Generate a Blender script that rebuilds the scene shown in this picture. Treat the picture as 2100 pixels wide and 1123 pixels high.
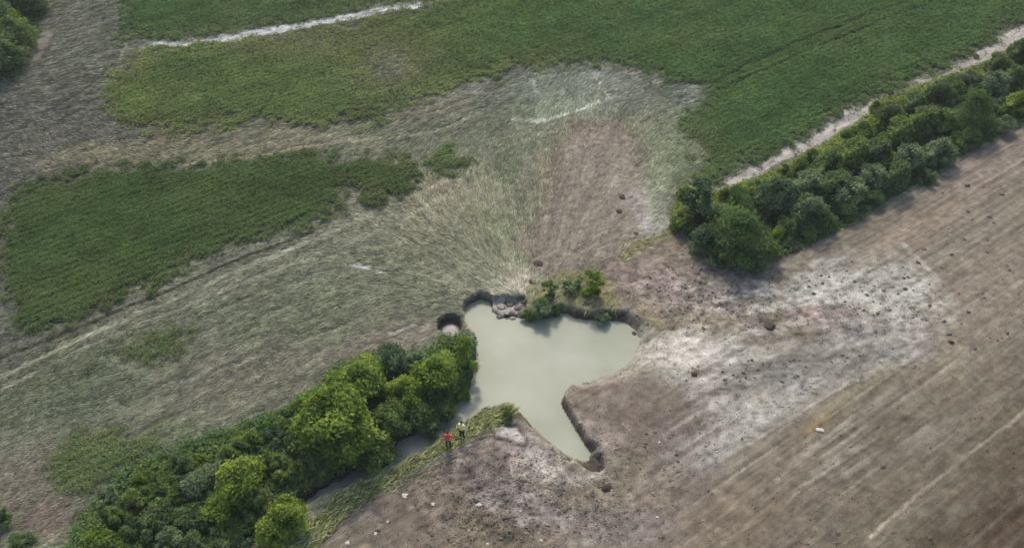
import bpy, bmesh, math, random
import numpy as np
from math import radians, sin, cos, pi
random.seed(7); rng = np.random.default_rng(7)
for o in list(bpy.data.objects): bpy.data.objects.remove(o)
SC = bpy.context.scene
COL = SC.collection
# ------------------------------------------------------------------ camera
H = 50.0; PITCH = radians(42); HF = 1050/math.tan(radians(30))   # focal length in photograph pixels
cd = bpy.data.cameras.new('camera'); cam = bpy.data.objects.new('camera', cd); COL.objects.link(cam)
cam.location = (0, 0, H); cam.rotation_euler = (pi/2-PITCH, 0, 0)
cd.sensor_width = 36; cd.lens = 18/math.tan(radians(30)); cd.clip_start = 1; cd.clip_end = 6000
SC.camera = cam
# ------------------------------------------------------------------ light
SUN_EL = radians(45); SUN_AZ = radians(-8)      # azimuth from +Y (the way the camera looks), negative = left
w = bpy.data.worlds.new('World'); SC.world = w; w.use_nodes = True
nt = w.node_tree; bg = nt.nodes['Background']
sky = nt.nodes.new('ShaderNodeTexSky'); sky.sky_type = 'NISHITA'; sky.sun_disc = False
sky.sun_elevation = SUN_EL; sky.sun_rotation = SUN_AZ; sky.dust_density = 3.0; sky.air_density = 1.0
nt.links.new(sky.outputs[0], bg.inputs[0]); bg.inputs[1].default_value = 0.15
sd = bpy.data.lights.new('sun', 'SUN'); sun = bpy.data.objects.new('sun', sd); COL.objects.link(sun)
sd.energy = 1.6; sd.angle = radians(6.0); sd.color = (1, .955, .89)
sun.rotation_euler = (pi/2-SUN_EL, 0, pi-SUN_AZ)
sun.location = (0, 60, 60)
SC.view_settings.view_transform = 'Standard'; SC.view_settings.look = 'None'
SC.view_settings.exposure = 0.48; SC.view_settings.gamma = 1
SC.render.engine = 'CYCLES'
SC.cycles.filter_width = 1.6
SC.cycles.max_bounces = 8; SC.cycles.transparent_max_bounces = 4
# ------------------------------------------------------------------ photo <-> world
SP, CP = sin(PITCH), cos(PITCH)
def ground_at(u, v, z=0.0):
    a = (u-1050)/HF; b = (561.5-v)/HF
    dx, dy, dz = a, CP+b*SP, -SP+b*CP
    t = (z-H)/dz
    return dx*t, dy*t
def project(x, y, z=0.0):
    dz = z-H
    dep = y*CP-dz*SP; up = y*SP+dz*CP
    dep = np.maximum(dep, 5.0)
    return 1050+HF*x/dep, 561.5-HF*up/dep
def scale_at(u, v):                                  # photo pixels per metre
    x, y = ground_at(u, v); return HF/(y*CP+H*SP)
# ------------------------------------------------------------------ noise
def _hash(ix, iy, s):
    n = (ix.astype(np.int64)*374761393 + iy.astype(np.int64)*668265263 + s*1442695041) & 0xffffffff
    n = ((n ^ (n >> 13))*1274126177) & 0xffffffff
    n = (n ^ (n >> 16))
    return (n & 0xffffff)/float(0xffffff)
def vnoise(x, y, s=0):
    ix = np.floor(x); iy = np.floor(y); fx = x-ix; fy = y-iy
    fx = fx*fx*(3-2*fx); fy = fy*fy*(3-2*fy)
    a = _hash(ix, iy, s); b = _hash(ix+1, iy, s); c = _hash(ix, iy+1, s); d = _hash(ix+1, iy+1, s)
    return (a*(1-fx)+b*fx)*(1-fy)+(c*(1-fx)+d*fx)*fy
def fbm(x, y, size, octv=3, s=0, gain=.5):
    t = 0; a = 1; n = 0
    for i in range(octv):
        t = t+a*vnoise(x/size+i*17.3, y/size-i*9.1, s+i); n += a; a *= gain; size /= 2.03
    return t/n*2-1
def sstep(a, b, x):
    t = np.clip((x-a)/(b-a), 0, 1); return t*t*(3-2*t)
def seg_dist(U, V, pts, closed):
    d = np.full(U.shape, 1e9); ins = np.zeros(U.shape, bool)
    n = len(pts)
    for i in range(n if closed else n-1):
        x0, y0 = pts[i][:2]; x1, y1 = pts[(i+1) % n][:2]
        ex, ey = x1-x0, y1-y0
        t = np.clip(((U-x0)*ex+(V-y0)*ey)/(ex*ex+ey*ey+1e-9), 0, 1)
        d = np.minimum(d, (U-x0-t*ex)**2+(V-y0-t*ey)**2)
        if closed:
            c = (y0 > V) != (y1 > V)
            if y1 != y0: ins ^= c & (U < ex*(V-y0)/(y1-y0)+x0)
    d = np.sqrt(d)
    return np.where(ins, -d, d) if closed else d
def sdf(U, V, pts, closed=True, margin=160):
    p = np.array([q[:2] for q in pts], float)
    out = np.full(U.shape, float(margin))
    m = (U > p[:, 0].min()-margin) & (U < p[:, 0].max()+margin) & (V > p[:, 1].min()-margin) & (V < p[:, 1].max()+margin)
    if m.any(): out[m] = np.minimum(seg_dist(U[m], V[m], pts, closed), margin)
    return out
def lin(c):
    c = np.array(c, float)/255.
    return np.where(c <= .04045, c/12.92, ((c+.055)/1.055)**2.4)
# ------------------------------------------------------------------ plan of the place
POND = [(948,642),(951,628),(962,620),(985,615),(1000,615),(1008,626),(1012,640),(1022,650),(1060,654),(1105,656),(1132,650),(1148,642),(1163,643),(1178,652),(1200,656),(1228,657),(1258,658),(1282,663),(1300,677),(1312,696),(1307,720),(1288,742),(1262,761),(1225,777),(1185,789),(1166,795),(1161,805),(1146,824),(1158,843),(1178,873),(1196,903),(1210,927),(1208,940),(1196,944),(1176,941),(1150,925),(1122,903),(1098,880),(1078,858),(1062,842),(1045,830),(1012,838),(985,842),(955,850),(925,850),(940,825),(962,805),(968,780),(972,750),(978,720),(976,690),(960,680),(950,662)]
CREEK = [(990,815),(945,848),(905,876),(850,914),(790,947),(730,976),(675,1005),(620,1040),(560,1080),(500,1120),(420,1170),(330,1230)]
G = {}
G['upper'] = [(235,80),(250,40),(265,0),(275,-250),(1100,-250),(950,-40),(880,-4),(750,24),(600,50),(450,76),(345,88),(262,84)]
G['main'] = [(290,116),(330,102),(450,94),(600,68),(750,42),(880,12),(960,-30),(1100,-250),(2800,-250),(2300,-30),(2150,30),(2060,62),(1985,110),(1900,152),(1800,195),(1740,222),(1700,250),(1600,308),(1500,356),(1445,385),(1415,365),(1435,330),(1412,290),(1402,250),(1440,208),(1462,180),(1400,176),(1330,155),(1270,130),(1180,127),(1080,135),(1000,155),(930,178),(850,214),(760,238),(650,260),(560,248),(450,255),(370,270),(290,262),(240,236),(213,205),(228,175),(262,145)]
G['left'] = [(20,420),(50,380),(130,362),(250,350),(400,343),(520,328),(650,322),(720,340),(780,325),(840,335),(862,355),(850,385),(800,412),(765,425),(730,385),(700,400),(692,430),(640,460),(570,478),(520,488),(450,505),(380,545),(330,577),(260,604),(190,642),(120,678),(60,682),(20,665),(30,610),(5,560),(-10,480)]
G['small'] = [(880,335),(905,315),(940,312),(965,330),(960,350),(925,360),(895,352)]
G['weedy'] = [(110,920),(160,890),(260,888),(330,900),(300,940),(250,985),(180,1020),(110,1010),(80,960)]
G['thin'] = [(240,705),(300,685),(370,680),(390,700),(350,725),(300,745),(240,740)]
SOIL = [(1240,545),(1290,510),(1385,475),(1480,540),(1600,520),(1740,460),(1900,365),(2000,290),(2120,225),(2600,-60),(3500,1500),(300,1500),(560,1190),(655,1112),(760,1032),(880,965),(950,925),(1000,888),(1050,850),(1100,760),(1120,655),(1180,600)]
BARE = [(1120,290),(1190,252),(1265,250),(1310,290),(1345,370),(1370,430),(1385,470),(1300,515),(1260,560),(1130,590),(1075,560),(1060,510),(1085,450),(1110,390),(1125,340)]
WASH1 = [(1600,553),(1700,520),(1830,500),(1850,520),(1900,548),(1945,590),(1965,625),(1930,690),(1870,705),(1800,650),(1700,625),(1620,596)]
WASH2 = [(1310,700),(1400,688),(1490,700),(1560,720),(1700,745),(1870,700),(1930,690),(1925,735),(1850,760),(1720,800),(1600,870),(1500,945),(1440,975),(1400,915),(1420,860),(1380,790),(1320,775),(1300,735)]
WASH3 = [(1050,950),(1085,905),(1120,915),(1160,945),(1200,965),(1250,960),(1235,930),(1205,880),(1190,860),(1215,865),(1262,905),(1268,950),(1250,985),(1215,1000),(1150,1005),(1090,985)]
TRACK = [(1470,388),(1490,372),(1540,345),(1600,318),(1665,275),(1715,240),(1760,212),(1792,200),(1800,205),(1775,232),(1745,252),(1700,280),(1640,312),(1560,352),(1480,390)]
TRACK2 = [(1825,190),(1870,172),(1930,152),(1985,118),(2040,85),(2095,52),(2180,10),(2200,25),(2120,80),(2050,112),(1990,138),(1930,165),(1870,184),(1832,200)]
TLPATH = [(120,20),(95,30),(85,62),(65,95),(58,118),(40,150),(55,150),(85,115),(105,80),(120,50)]
WEED_L = [(560,850),(640,800),(700,752),(760,722),(850,735),(920,690),(975,700),(978,790),(955,822),(900,850),(830,893),(745,945),(660,992),(600,1025),(500,1095),(420,1150),(300,1250),(60,1250),(150,1100),(180,1045),(260,965),(370,912),(470,878)]
WEED_R = [(1375,440),(1400,390),(1480,392),(1600,348),(1700,292),(1750,262),(1792,225),(1810,205),(1900,172),(2000,135),(2110,85),(2300,10),(2400,60),(2120,245),(2000,300),(1900,365),(1740,460),(1620,520),(1520,530),(1420,500)]
GRASS = [(1058,838),(1055,858),(1020,876),(980,892),(950,915),(900,935),(850,964),(780,1013),(720,1053),(660,1110),(600,1190),(480,1200),(560,1130),(640,1065),(690,1015),(760,985),(830,950),(885,912),(925,882),(950,860),(985,846),(1040,830)]
TLW = [(-80,-60),(85,-60),(95,30),(60,100),(30,155),(-80,200)]
MARSH = [(1255,525),(1290,500),(1340,478),(1378,462),(1392,480),(1330,510),(1270,545)]
SLUMP = [(1006,605),(1078,604),(1084,640),(1075,652),(1022,652),(1012,640)]
def wdir(a, b):
    p = np.array(ground_at(*a)); q = np.array(ground_at(*b)); d = q-p; return d/np.hypot(*d)
ROW = wdir((1800,1080),(2100,840))            # the way the brown field was worked
CROW = wdir((0,760),(630,500))                # crop rows on the left
ROW_N = np.array([-ROW[1], ROW[0]])
# colour patches on the soil: u, v, half-length, half-width, slope angle, colour, strength
SPLAT = [
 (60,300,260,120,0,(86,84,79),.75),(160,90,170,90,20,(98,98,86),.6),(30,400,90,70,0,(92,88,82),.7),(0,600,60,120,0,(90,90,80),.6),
 (330,305,260,26,-6,(110,106,86),.8),(560,300,200,18,-10,(118,114,94),.8),(640,150,60,30,0,(105,105,80),.5),
 (840,130,34,52,0,(128,122,100),.75),(700,85,90,22,-8,(105,104,82),.6),(950,190,60,22,-20,(140,136,124),.7),(880,235,90,18,-14,(124,112,100),.7),
 (1180,190,150,50,0,(112,118,104),.8),(1300,180,90,40,15,(118,118,110),.5),(1420,220,50,60,0,(112,118,108),.6),(1380,320,50,90,0,(108,116,90),.7),
 (1000,270,160,60,0,(100,106,84),.5),(1130,230,60,20,-20,(122,130,110),.5),
 (760,480,180,60,-20,(124,122,104),.5),(930,420,90,80,-45,(122,118,100),.55),(840,560,220,70,-8,(112,114,94),.6),(1000,560,120,40,0,(118,119,102),.7),
 (1040,590,50,18,0,(140,138,124),.7),(1080,575,40,20,0,(168,160,145),.6),
 (450,540,180,40,-24,(112,112,98),.6),(600,620,260,90,-18,(104,108,88),.5),(500,780,260,60,-20,(108,104,92),.6),(760,700,110,30,-22,(118,111,100),.7),
 (850,690,60,18,-20,(130,122,112),.7),(150,830,180,60,-12,(88,96,76),.6),(60,1000,90,70,0,(102,94,84),.7),(90,1070,60,40,0,(112,98,90),.7),(120,760,160,60,-24,(84,90,68),.6),
 (1215,310,70,50,20,(132,119,106),.5),(1250,380,100,80,0,(130,124,108),.5),(1320,420,60,60,0,(146,138,126),.7),(1340,450,34,30,0,(165,160,150),.7),(1350,390,30,60,0,(136,142,118),.7),
 (1200,480,90,60,0,(134,126,110),.6),
 # right hand side
 (1330,570,90,50,20,(124,110,102),.8),(1400,600,110,60,15,(142,130,124),.6),(1520,590,90,60,0,(108,102,97),.8),(1500,650,110,50,0,(140,130,122),.5),
 (1700,650,110,30,10,(142,126,120),.7),(1800,680,110,36,6,(132,126,120),.7),(1760,725,150,36,-8,(118,114,109),.85),(1600,780,130,24,8,(116,112,107),.75),(1580,665,24,22,0,(62,54,48),.8),
 (1560,640,60,24,20,(118,108,94),.7),(1440,660,70,22,10,(130,118,98),.6),(1450,700,60,20,0,(152,146,134),.6),
 (1395,722,95,34,0,(204,197,185),.9),(1345,715,40,16,0,(192,184,172),.7),(1330,640,30,20,0,(136,122,102),.8),(1340,668,26,12,0,(120,112,70),.5),
 (1500,720,80,20,10,(170,164,156),.6),
 (1290,840,130,80,20,(116,104,95),.85),(1400,920,70,90,30,(110,100,94),.7),(1200,810,50,30,0,(128,116,104),.7),(1240,890,50,30,30,(140,128,120),.6),(1380,1040,120,80,0,(122,110,100),.6),
 (1060,900,50,30,30,(160,150,144),.85),(1000,960,70,50,0,(134,122,116),.7),(1090,1040,130,40,20,(140,130,128),.55),(880,1040,140,50,-25,(118,106,96),.7),(1240,1080,140,50,0,(128,118,114),.55),
 (1020,1000,80,30,10,(112,106,102),.6),(1210,945,30,14,60,(112,104,96),.7),
 (1690,855,60,18,-35,(124,106,76),.85),(1760,800,120,22,-32,(134,126,102),.6),(1560,870,130,14,-35,(158,154,146),.6),(1500,900,110,14,-35,(166,164,156),.6),(1620,820,120,12,-30,(164,158,152),.6),
 (1650,930,160,24,-36,(118,108,94),.5),(1850,850,200,50,-35,(108,100,86),.75),(1950,760,120,50,-30,(138,128,110),.6),(2000,620,130,70,-40,(140,128,114),.6),(1900,450,160,30,-33,(142,126,110),.6),(2050,330,120,40,-35,(136,122,112),.6),
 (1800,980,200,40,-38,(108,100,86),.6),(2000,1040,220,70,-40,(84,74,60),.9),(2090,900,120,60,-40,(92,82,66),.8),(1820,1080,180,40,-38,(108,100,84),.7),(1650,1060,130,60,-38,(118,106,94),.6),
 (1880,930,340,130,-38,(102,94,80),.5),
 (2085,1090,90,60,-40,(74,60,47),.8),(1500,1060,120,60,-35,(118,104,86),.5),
]
# thin marks drawn on the ground: points, half-width, colour, strength, break-up
LINES = [
 ([(285,102),(300,96),(330,95)],6,(150,152,140),.8,.5),
 ([(315,94),(380,88),(450,82),(520,70),(600,57),(700,40),(800,20),(860,10)],7.5,(192,192,182),1.2,.35),
 ([(860,10),(900,2),(940,-8)],4,(150,155,135),.7,.6),
 ([(238,128),(262,88)],3,(150,148,130),.8,.4),
 ([(240,125),(180,180),(80,240),(0,290),(-80,330)],3,(62,64,52),.7,.3),([(268,142),(205,200),(110,255),(0,312)],3,(66,66,54),.6,.3),
 ([(360,340),(500,325),(600,308),(700,292),(780,285)],3.5,(150,142,118),.9,.4),([(780,285),(880,275),(950,250),(1000,225)],3,(150,142,124),.6,.7),
 ([(1050,245),(1100,251),(1160,236),(1212,217),(1260,200)],3.8,(182,186,166),1.0,.75),
 ([(700,470),(860,398),(1000,335)],3,(134,132,112),.7,.5),([(560,560),(760,480),(900,420)],2.6,(128,128,108),.7,.5),([(930,600),(800,640),(620,700),(430,770)],2.8,(128,126,108),.7,.5),([(980,592),(840,600),(690,575)],2.5,(136,134,114),.6,.5),([(1020,560),(900,480),(790,400)],2.6,(136,132,112),.7,.4),([(1040,555),(960,470),(880,380)],2.4,(132,128,110),.6,.5),
 ([(1090,168),(1096,188)],5,(175,175,160),.7,.3),([(1222,155),(1230,180),(1245,200)],3,(168,165,150),.7,.5),
 ([(0,775),(150,700),(330,625),(500,550),(640,492),(760,440)],5.5,(134,134,114),1.3,.15),([(-20,745),(150,680),(330,603),(500,530),(640,478)],4,(66,66,52),1.1,.3),
 ([(0,800),(150,722),(340,645),(520,570),(700,505),(860,430),(900,400)],4.5,(126,126,108),1.1,.3),([(0,830),(200,735),(420,645),(640,560)],2.5,(76,80,62),.5,.4),
 ([(720,547),(755,550)],3.5,(212,212,200),1.0,.2),([(770,557),(798,563)],2.5,(186,186,172),.8,.3),
 ([(795,686),(815,680),(850,668)],3.2,(200,196,184),.8,.6),
 ([(1440,190),(1530,140),(1640,90),(1740,50),(1850,12)],3.8,(38,58,34),1.0,.3),([(1440,208),(1560,152),(1680,100),(1800,50),(1900,15)],3.6,(40,60,36),1.0,.3),
 ([(1785,1100),(1880,1015),(2000,920),(2110,838),(2200,765)],4.2,(158,149,132),1.2,.15),
 ([(1970,740),(2010,775),(2045,810)],3.5,(150,143,128),.6,.7),([(1980,790),(2000,805)],3,(150,144,130),.5,.4),
 ([(1470,945),(1560,895),(1680,820),(1760,775)],4,(184,180,172),.55,.8),([(1430,890),(1500,850),(1570,815),(1680,775)],4,(190,188,180),.55,.8),([(1600,1040),(1700,960),(1760,925)],3,(150,144,132),.6,.8),([(1640,1000),(1800,895)],2.5,(160,152,138),.5,.5),
 ([(1480,985),(1560,935),(1660,890)],2.5,(96,88,78),.5,.5),([(1560,1085),(1680,1000),(1800,920),(1900,840)],2.5,(100,92,80),.5,.4),
 ([(1850,500),(1905,552),(1950,598)],5,(180,178,170),.5,.8),
 ([(690,1092),(730,1070),(762,1050)],4,(150,142,128),.8,.4),([(1530,690),(1560,712),(1620,720)],3,(160,148,126),.7,.3),
 ([(1540,520),(1700,470),(1860,385)],5,(104,86,72),.6,.4),([(1600,490),(1760,440),(1880,365)],3,(122,118,104),.5,.4),
 ([(960,600),(900,620),(800,655),(690,690)],3,(86,92,70),.5,.5),([(1085,512),(1094,527)],3,(60,50,36),.8,.2),
]
# ------------------------------------------------------------------ the land
STEP = 0.14
xs_f = np.arange(-76, 76+1e-6, STEP); ys_f = np.arange(22, 132+1e-6, STEP)
ext = np.array([1, 3, 7, 15, 35, 80, 180, 400, 900, 2500.])
xs = np.concatenate([xs_f[0]-ext[::-1], xs_f, xs_f[-1]+ext]); ys = np.concatenate([ys_f[0]-ext[::-1], ys_f, ys_f[-1]+ext])
X, Y = np.meshgrid(xs, ys); shp = X.shape
x = X.ravel(); y = Y.ravel()
U, V = project(x, y, 0.0)
# jagged, wind-blown edges
n1 = fbm(x, y, 2.2, 4, 11); n2 = fbm(x, y, 2.2, 4, 23); nf = fbm(x, y, .5, 3, 31)
Uw, Vw = U+n1*16+nf*5, V+n2*13+nf*4
nbig = fbm(x, y, 14, 4, 41); nmid = fbm(x, y, 3.5, 4, 51); nfine = fbm(x, y, .42, 2, 61)
def mixc(c, k, m): return c*(1-m[:, None])+lin(k)[None]*m[:, None]
s_al = x*ROW[0]+y*ROW[1]; s_ac = x*ROW_N[0]+y*ROW_N[1]
rows_n = fbm(s_al/14, s_ac, .45, 3, 71); rows_w = fbm(s_al/22, s_ac, 1.9, 2, 77)
c_ac = -x*CROW[1]+y*CROW[0]; c_al = x*CROW[0]+y*CROW[1]
crow_n = fbm(c_al/9, c_ac, .5, 3, 81)
c = np.tile(lin((103,105,87)), (len(x), 1))
c = mixc(c, (90,88,80), sstep(-.1, .5, nbig)*.6); c = mixc(c, (116,108,94), sstep(0, .6, -nmid)*.45); c = mixc(c, (84,96,66), sstep(0, .6, nmid)*.45)
m_soil = 1-sstep(-10, 8, sdf(Uw, Vw, SOIL, margin=60))
far_out = (V > 1123) | (U > 2100)
soilc = np.tile(lin((120,111,97)), (len(x), 1))
soilc = mixc(soilc, (140,130,115), sstep(0, .6, rows_n)*.6); soilc = mixc(soilc, (104,94,82), sstep(0, .6, -rows_n)*.55)
soilc = mixc(soilc, (108,98,84), sstep(0, .5, rows_w)*.5); soilc = mixc(soilc, (104,94,78), sstep(0, .7, nbig)*.5)
c = c*(1-m_soil[:, None])+soilc*m_soil[:, None]
m_bare = np.clip(1-sstep(-40, 22, sdf(Uw+n1*22, Vw+n2*20, BARE, margin=80))+nmid*.5*np.exp(-((sdf(Uw, Vw, BARE, margin=80)+8)/30)**2), 0, 1); c = mixc(c, (131,118,104), m_bare*.85)
m_wash = np.zeros(len(x))
for P, kk, st in ((WASH1, (184,181,170), .9), (WASH2, (160,154,144), .85), (WASH3, (186,178,168), .9)):
    m = 1-sstep(-34, 16, sdf(Uw+rows_w*14, Vw+rows_w*14, P, margin=60)); c = mixc(c, kk, m*st*np.clip(.85+rows_n*.45+nmid*.35+nf*.2, 0, 1)); m_wash = np.maximum(m_wash, m)
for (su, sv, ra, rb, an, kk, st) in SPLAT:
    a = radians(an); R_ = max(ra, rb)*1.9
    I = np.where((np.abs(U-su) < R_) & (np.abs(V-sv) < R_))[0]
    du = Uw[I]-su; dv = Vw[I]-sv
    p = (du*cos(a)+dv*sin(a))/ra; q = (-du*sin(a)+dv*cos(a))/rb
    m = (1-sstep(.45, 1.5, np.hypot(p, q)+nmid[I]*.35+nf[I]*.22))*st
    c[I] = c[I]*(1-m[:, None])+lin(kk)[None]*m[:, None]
sweep = [(1320,690),(1420,640),(1500,585),(1600,548),(1700,517),(1832,498),(1905,548),(1950,600),(1962,640),(1935,700),(1900,735),(1700,800),(1560,880),(1440,968),(1405,915),(1450,850),(1400,790),(1310,760)]
m_sw = 1-sstep(-30, 10, sdf(Uw, Vw, sweep, margin=60)); tb = fbm((U-1300)/5.0, (V-600)+(U-1300)*.12, 16, 3, 561)
c = mixc(c, (186,182,172), m_sw*m_soil*sstep(-.15, .4, tb)*.42); c = mixc(c, (112,106,100), m_sw*m_soil*sstep(.1, .5, -tb)*.35)
# standing crop
GM = {}
for k, P in G.items():
    d = sdf(U+n1*24+nf*20, V+n2*17+nf*15, P, margin=80)
    GM[k] = np.clip(1-sstep(-38, 18, d)+(fbm(x, y, .8, 2, 551)*.9)*np.exp(-((d+4)/16)**2), 0, 1)
GM['weedy'] *= .36; GM['thin'] *= .3; GM['small'] *= .8
thin = np.clip(1-np.exp(-(((U-800)/110)**2+((V-140)/70)**2))*1.0-np.exp(-(((U-620)/90)**2+((V-90)/30)**2))*.7-np.exp(-(((U-1430)/60)**2+((V-310)/70)**2))*.6, 0.05, 1)
thin *= 1-.45*np.exp(-(((U-600)/200)**2+((V-60)/60)**2))
GM['main'] *= thin; GM['upper'] *= np.where(U > 450, .75, 1)
m_green = np.zeros(len(x))
for m in GM.values(): m_green = np.maximum(m_green, m)
c = mixc(c, (88,96,68), m_green*.85)
m_track = np.maximum(1-sstep(0, 8, sdf(Uw*.35+U*.65, Vw*.35+V*.65, TRACK, margin=40)), 1-sstep(-4, 4, sdf(Uw*.35+U*.65, Vw*.35+V*.65, TRACK2, margin=40)))
tl = 1-sstep(-3, 4, sdf(U, V, TLPATH, margin=40)); tl = tl*np.clip(.6+nmid, 0, 1); c = mixc(c, (116,110,98), tl*.8)
m_wl = 1-sstep(-14, 4, sdf(U+n1*12+nf*6, V+n2*8, WEED_L, margin=60)); m_wr = 1-sstep(-5, 5, sdf(U+n1*5, V+n2*5, WEED_R, margin=60))
m_tl = 1-sstep(-8, 6, sdf(Uw, Vw, TLW, margin=60)); m_weed = np.maximum(np.maximum(m_wl, m_wr), m_tl)
m_grass = 1-sstep(-7, 5, sdf(U+n1*6, V+n2*6, GRASS, margin=60)); m_marsh = (1-sstep(-12, 8, sdf(Uw, Vw, MARSH, margin=60)))*.7
ISL = [(1070,620),(1080,575),(1150,556),(1240,560),(1262,600),(1268,640),(1235,655),(1185,650),(1150,640),(1100,652)]
m_isl = 1-sstep(-8, 6, sdf(Uw, Vw, ISL, margin=60))
c = mixc(c, (70,74,50), m_weed*.85); c = mixc(c, (104,104,66), m_grass*.85); c = mixc(c, (120,116,76), np.maximum(m_marsh, m_isl*.7)*.8)
c = mixc(c, (168,160,149), m_track*np.clip(.85+nmid*.3, 0, 1))
edge = np.exp(-((sdf(U, V, TRACK, margin=60)-7)/5)**2)*(V < 0.0-0.62*(U-2100)+0)*0
m_line = np.zeros(len(x))
for (P, hw, kk, st, br) in LINES:
    d = sdf(U+nf*1.8+n1*3.5, V+nf*1.8+n2*3, P, closed=False, margin=30)
    m = (1-sstep(hw*.6, hw*1.25, d))*np.clip(st*(1-br+br*sstep(-.5, .45, fbm(x, y, 1.1, 2, 91)*1.4)), 0, 1)
    wd = (1-m_weed)
    c = mixc(c, kk, m*wd); m_line = np.maximum(m_line, m*wd); m_green = np.where(kk[0] > 55, m_green*(1-m*.95), m_green)
    if kk[0] < 45: m_green = m_green*(1-.97*m)
for k in GM: GM[k] = np.minimum(GM[k], m_green)
# relief
rough = .35*m_soil+.3*m_bare+.4*m_grass
rr = np.exp(-(((U-1420)/170)**2+((V-600)/90)**2))+np.exp(-(((U-1080)/230)**2+((V-1010)/120)**2))+.6*np.exp(-(((U-1720)/200)**2+((V-640)/70)**2))
rough = rough*(.5+1.3*rr)
z = nfine*.05*rough*2+fbm(x, y, 1.1, 3, 101)*.10*rough+nbig*.06
z = z+m_soil*rows_n*.018*(1-np.clip(rr, 0, 1))+(1-m_soil)*crow_n*.035+(1-m_soil)*nfine*.03
z = z+m_green*(.16+nfine*.06)
fadeout = 1-sstep(0, 1, np.maximum(np.maximum(-75-x, x-75), np.maximum(23-y, y-131))); z *= fadeout
# combed streaks: along the crop rows far off, fanning out of the burst near the pond
bx, by = ground_at(1100, 640); rr0 = np.hypot(x-bx, y-by)+.5; th = np.arctan2(y-by, x-bx)
st_r = fbm(th*38, rr0/5, 1.0, 3, 501); st_c = fbm(c_al/5, c_ac*1.0+fbm(x, y, 9, 2, 503)*2, .42, 3, 505)
wr_g = np.clip(1.25*np.exp(-(((U-930)/230)**2+((V-520)/190)**2)*.9)+1.1*np.exp(-(((U-1240)/160)**2+((V-330)/170)**2)), 0, 1)
streak = st_r*wr_g*.42+st_c*(1-wr_g)*.55
c = np.where((m_soil+m_green < .5)[:, None], c*np.clip(1+streak*.9, .35, 1.9)[:, None], c)
# sediment drawn out in streaks along the worked rows
zone = np.clip(np.exp(-(((U-1650)/260)**2+((V-880)/110)**2))*1.2, 0, 1)+.3*np.exp(-(((U-1950)/200)**2+((V-600)/200)**2))
sst = sstep(.12, .5, fbm(s_al/26, s_ac, .55, 2, 511))*sstep(-.3, .3, fbm(x, y, 6, 2, 513))
c = mixc(c, (174,168,156), np.clip(zone, 0, 1)*sst*m_soil*.7)
fine_l = sstep(.16, .34, fbm(s_al/45, s_ac, .34, 2, 571))*sstep(-.2, .3, fbm(x, y, 8, 2, 573)); c = mixc(c, (176,170,158), fine_l*m_soil*np.clip(zone*.5+.08, 0, .34)*(1-np.clip(rr, 0, 1)))
sdk = sstep(.1, .55, fbm(s_al/20, s_ac, .5, 2, 517)); c = mixc(c, (98,88,74), sdk*m_soil*.34*(1-np.clip(rr, 0, 1)))
c = c*np.where(m_soil > .5, 1+.07*np.sin(s_ac*2*pi/.76)*(1-np.clip(rr*1.3, 0, 1)), 1)[:, None]
# pond and creek, seen at the height of the water
WZ = -0.80
Up, Vp = project(x, y, WZ)
wob = fbm(x, y, .9, 3, 111)
dp = sdf(Up+wob*5+nf*4, Vp+wob*4+nf*3, POND, margin=140)
BW = [(960,615,3),(1000,612,3),(945,650,3),(1020,650,9),(1060,655,9),(1110,657,6),(1160,643,6),(1210,657,7),(1260,658,12),(1300,675,16),(1316,700,46),(1300,735,52),(1250,770,44),(1190,790,30),(1163,797,10),(1147,822,6),(1175,870,5),(1200,905,6),(1225,940,18),(1200,955,14),(1160,935,34),(1110,898,26),(1075,858,12),(1045,830,9),(985,842,14),(960,820,16),(975,750,10)]
wsum = 0; bw = 0
for (a, b, k) in BW:
    q = 1/(((Up-a)**2+(Vp-b)**2)+40)**1.6; wsum = wsum+q; bw = bw+q*k
bw = bw/wsum
bank = sstep(0, 1, np.clip((dp+wob*1.5)/bw, 0, 1)); bank = np.where(bw > 20, np.clip(dp/bw, 0, 1)**.6, bank)
zp = np.where(dp < 0, WZ-.03-.9*sstep(0, 60, -dp), WZ-.03+(z-WZ+.03)*bank)
CW = 17
dc = sdf(Up+wob*7, Vp+wob*6, CREEK, closed=False, margin=80)-CW+np.clip((830-Up)/16, 0, 12)
zc = np.where(dc < 0, WZ-.03-.35*sstep(0, 14, -dc), WZ-.03+(z-WZ+.03)*sstep(0, 1, np.clip(dc/15, 0, 1)))
z0 = z.copy()
z = np.minimum(zp, zc)
# slumped block of bank and the small sinkhole
m_sl = 1-sstep(-3, 1, sdf(U+wob*4, V+wob*3, SLUMP, margin=30))
z = np.where(dp > 0, np.minimum(z, z*(1-m_sl)+m_sl*(-.52+nmid*.12+nfine*.08)), z)
hd = np.hypot((U-921)/28, (V-664)/22)+wob*.08
m_hole = 1-sstep(.85, 1.02, hd); z = np.minimum(z, z*(1-m_hole)+m_hole*(-.85+.25*np.exp(-((U-925)/14)**2-((V-662)/12)**2)))
TIP = [(1180,944),(1196,948),(1208,942),(1213,926),(1232,944),(1238,962),(1228,972),(1206,968)]
Ut, Vt = project(x, y, -.45); m_tip = 1-sstep(-1, 4, sdf(Ut+wob*3, Vt+wob*3, TIP, margin=30)); z = np.where(dp > -2, np.minimum(z, z*(1-m_tip)+m_tip*(-.55+nf*.12)), z)
RIM = [(1008,880),(1030,868),(1062,872),(1084,905),(1080,918),(1045,905),(1015,898)]
d_r = sdf(U+wob*5, V+wob*4, RIM, margin=30); z = z-.14*np.exp(-(d_r/4)**2)*(dp > 0)
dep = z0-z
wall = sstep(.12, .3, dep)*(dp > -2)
gentle = sstep(12, 26, bw)*(dp < dc+30)*(hd > 1.2)
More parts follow.
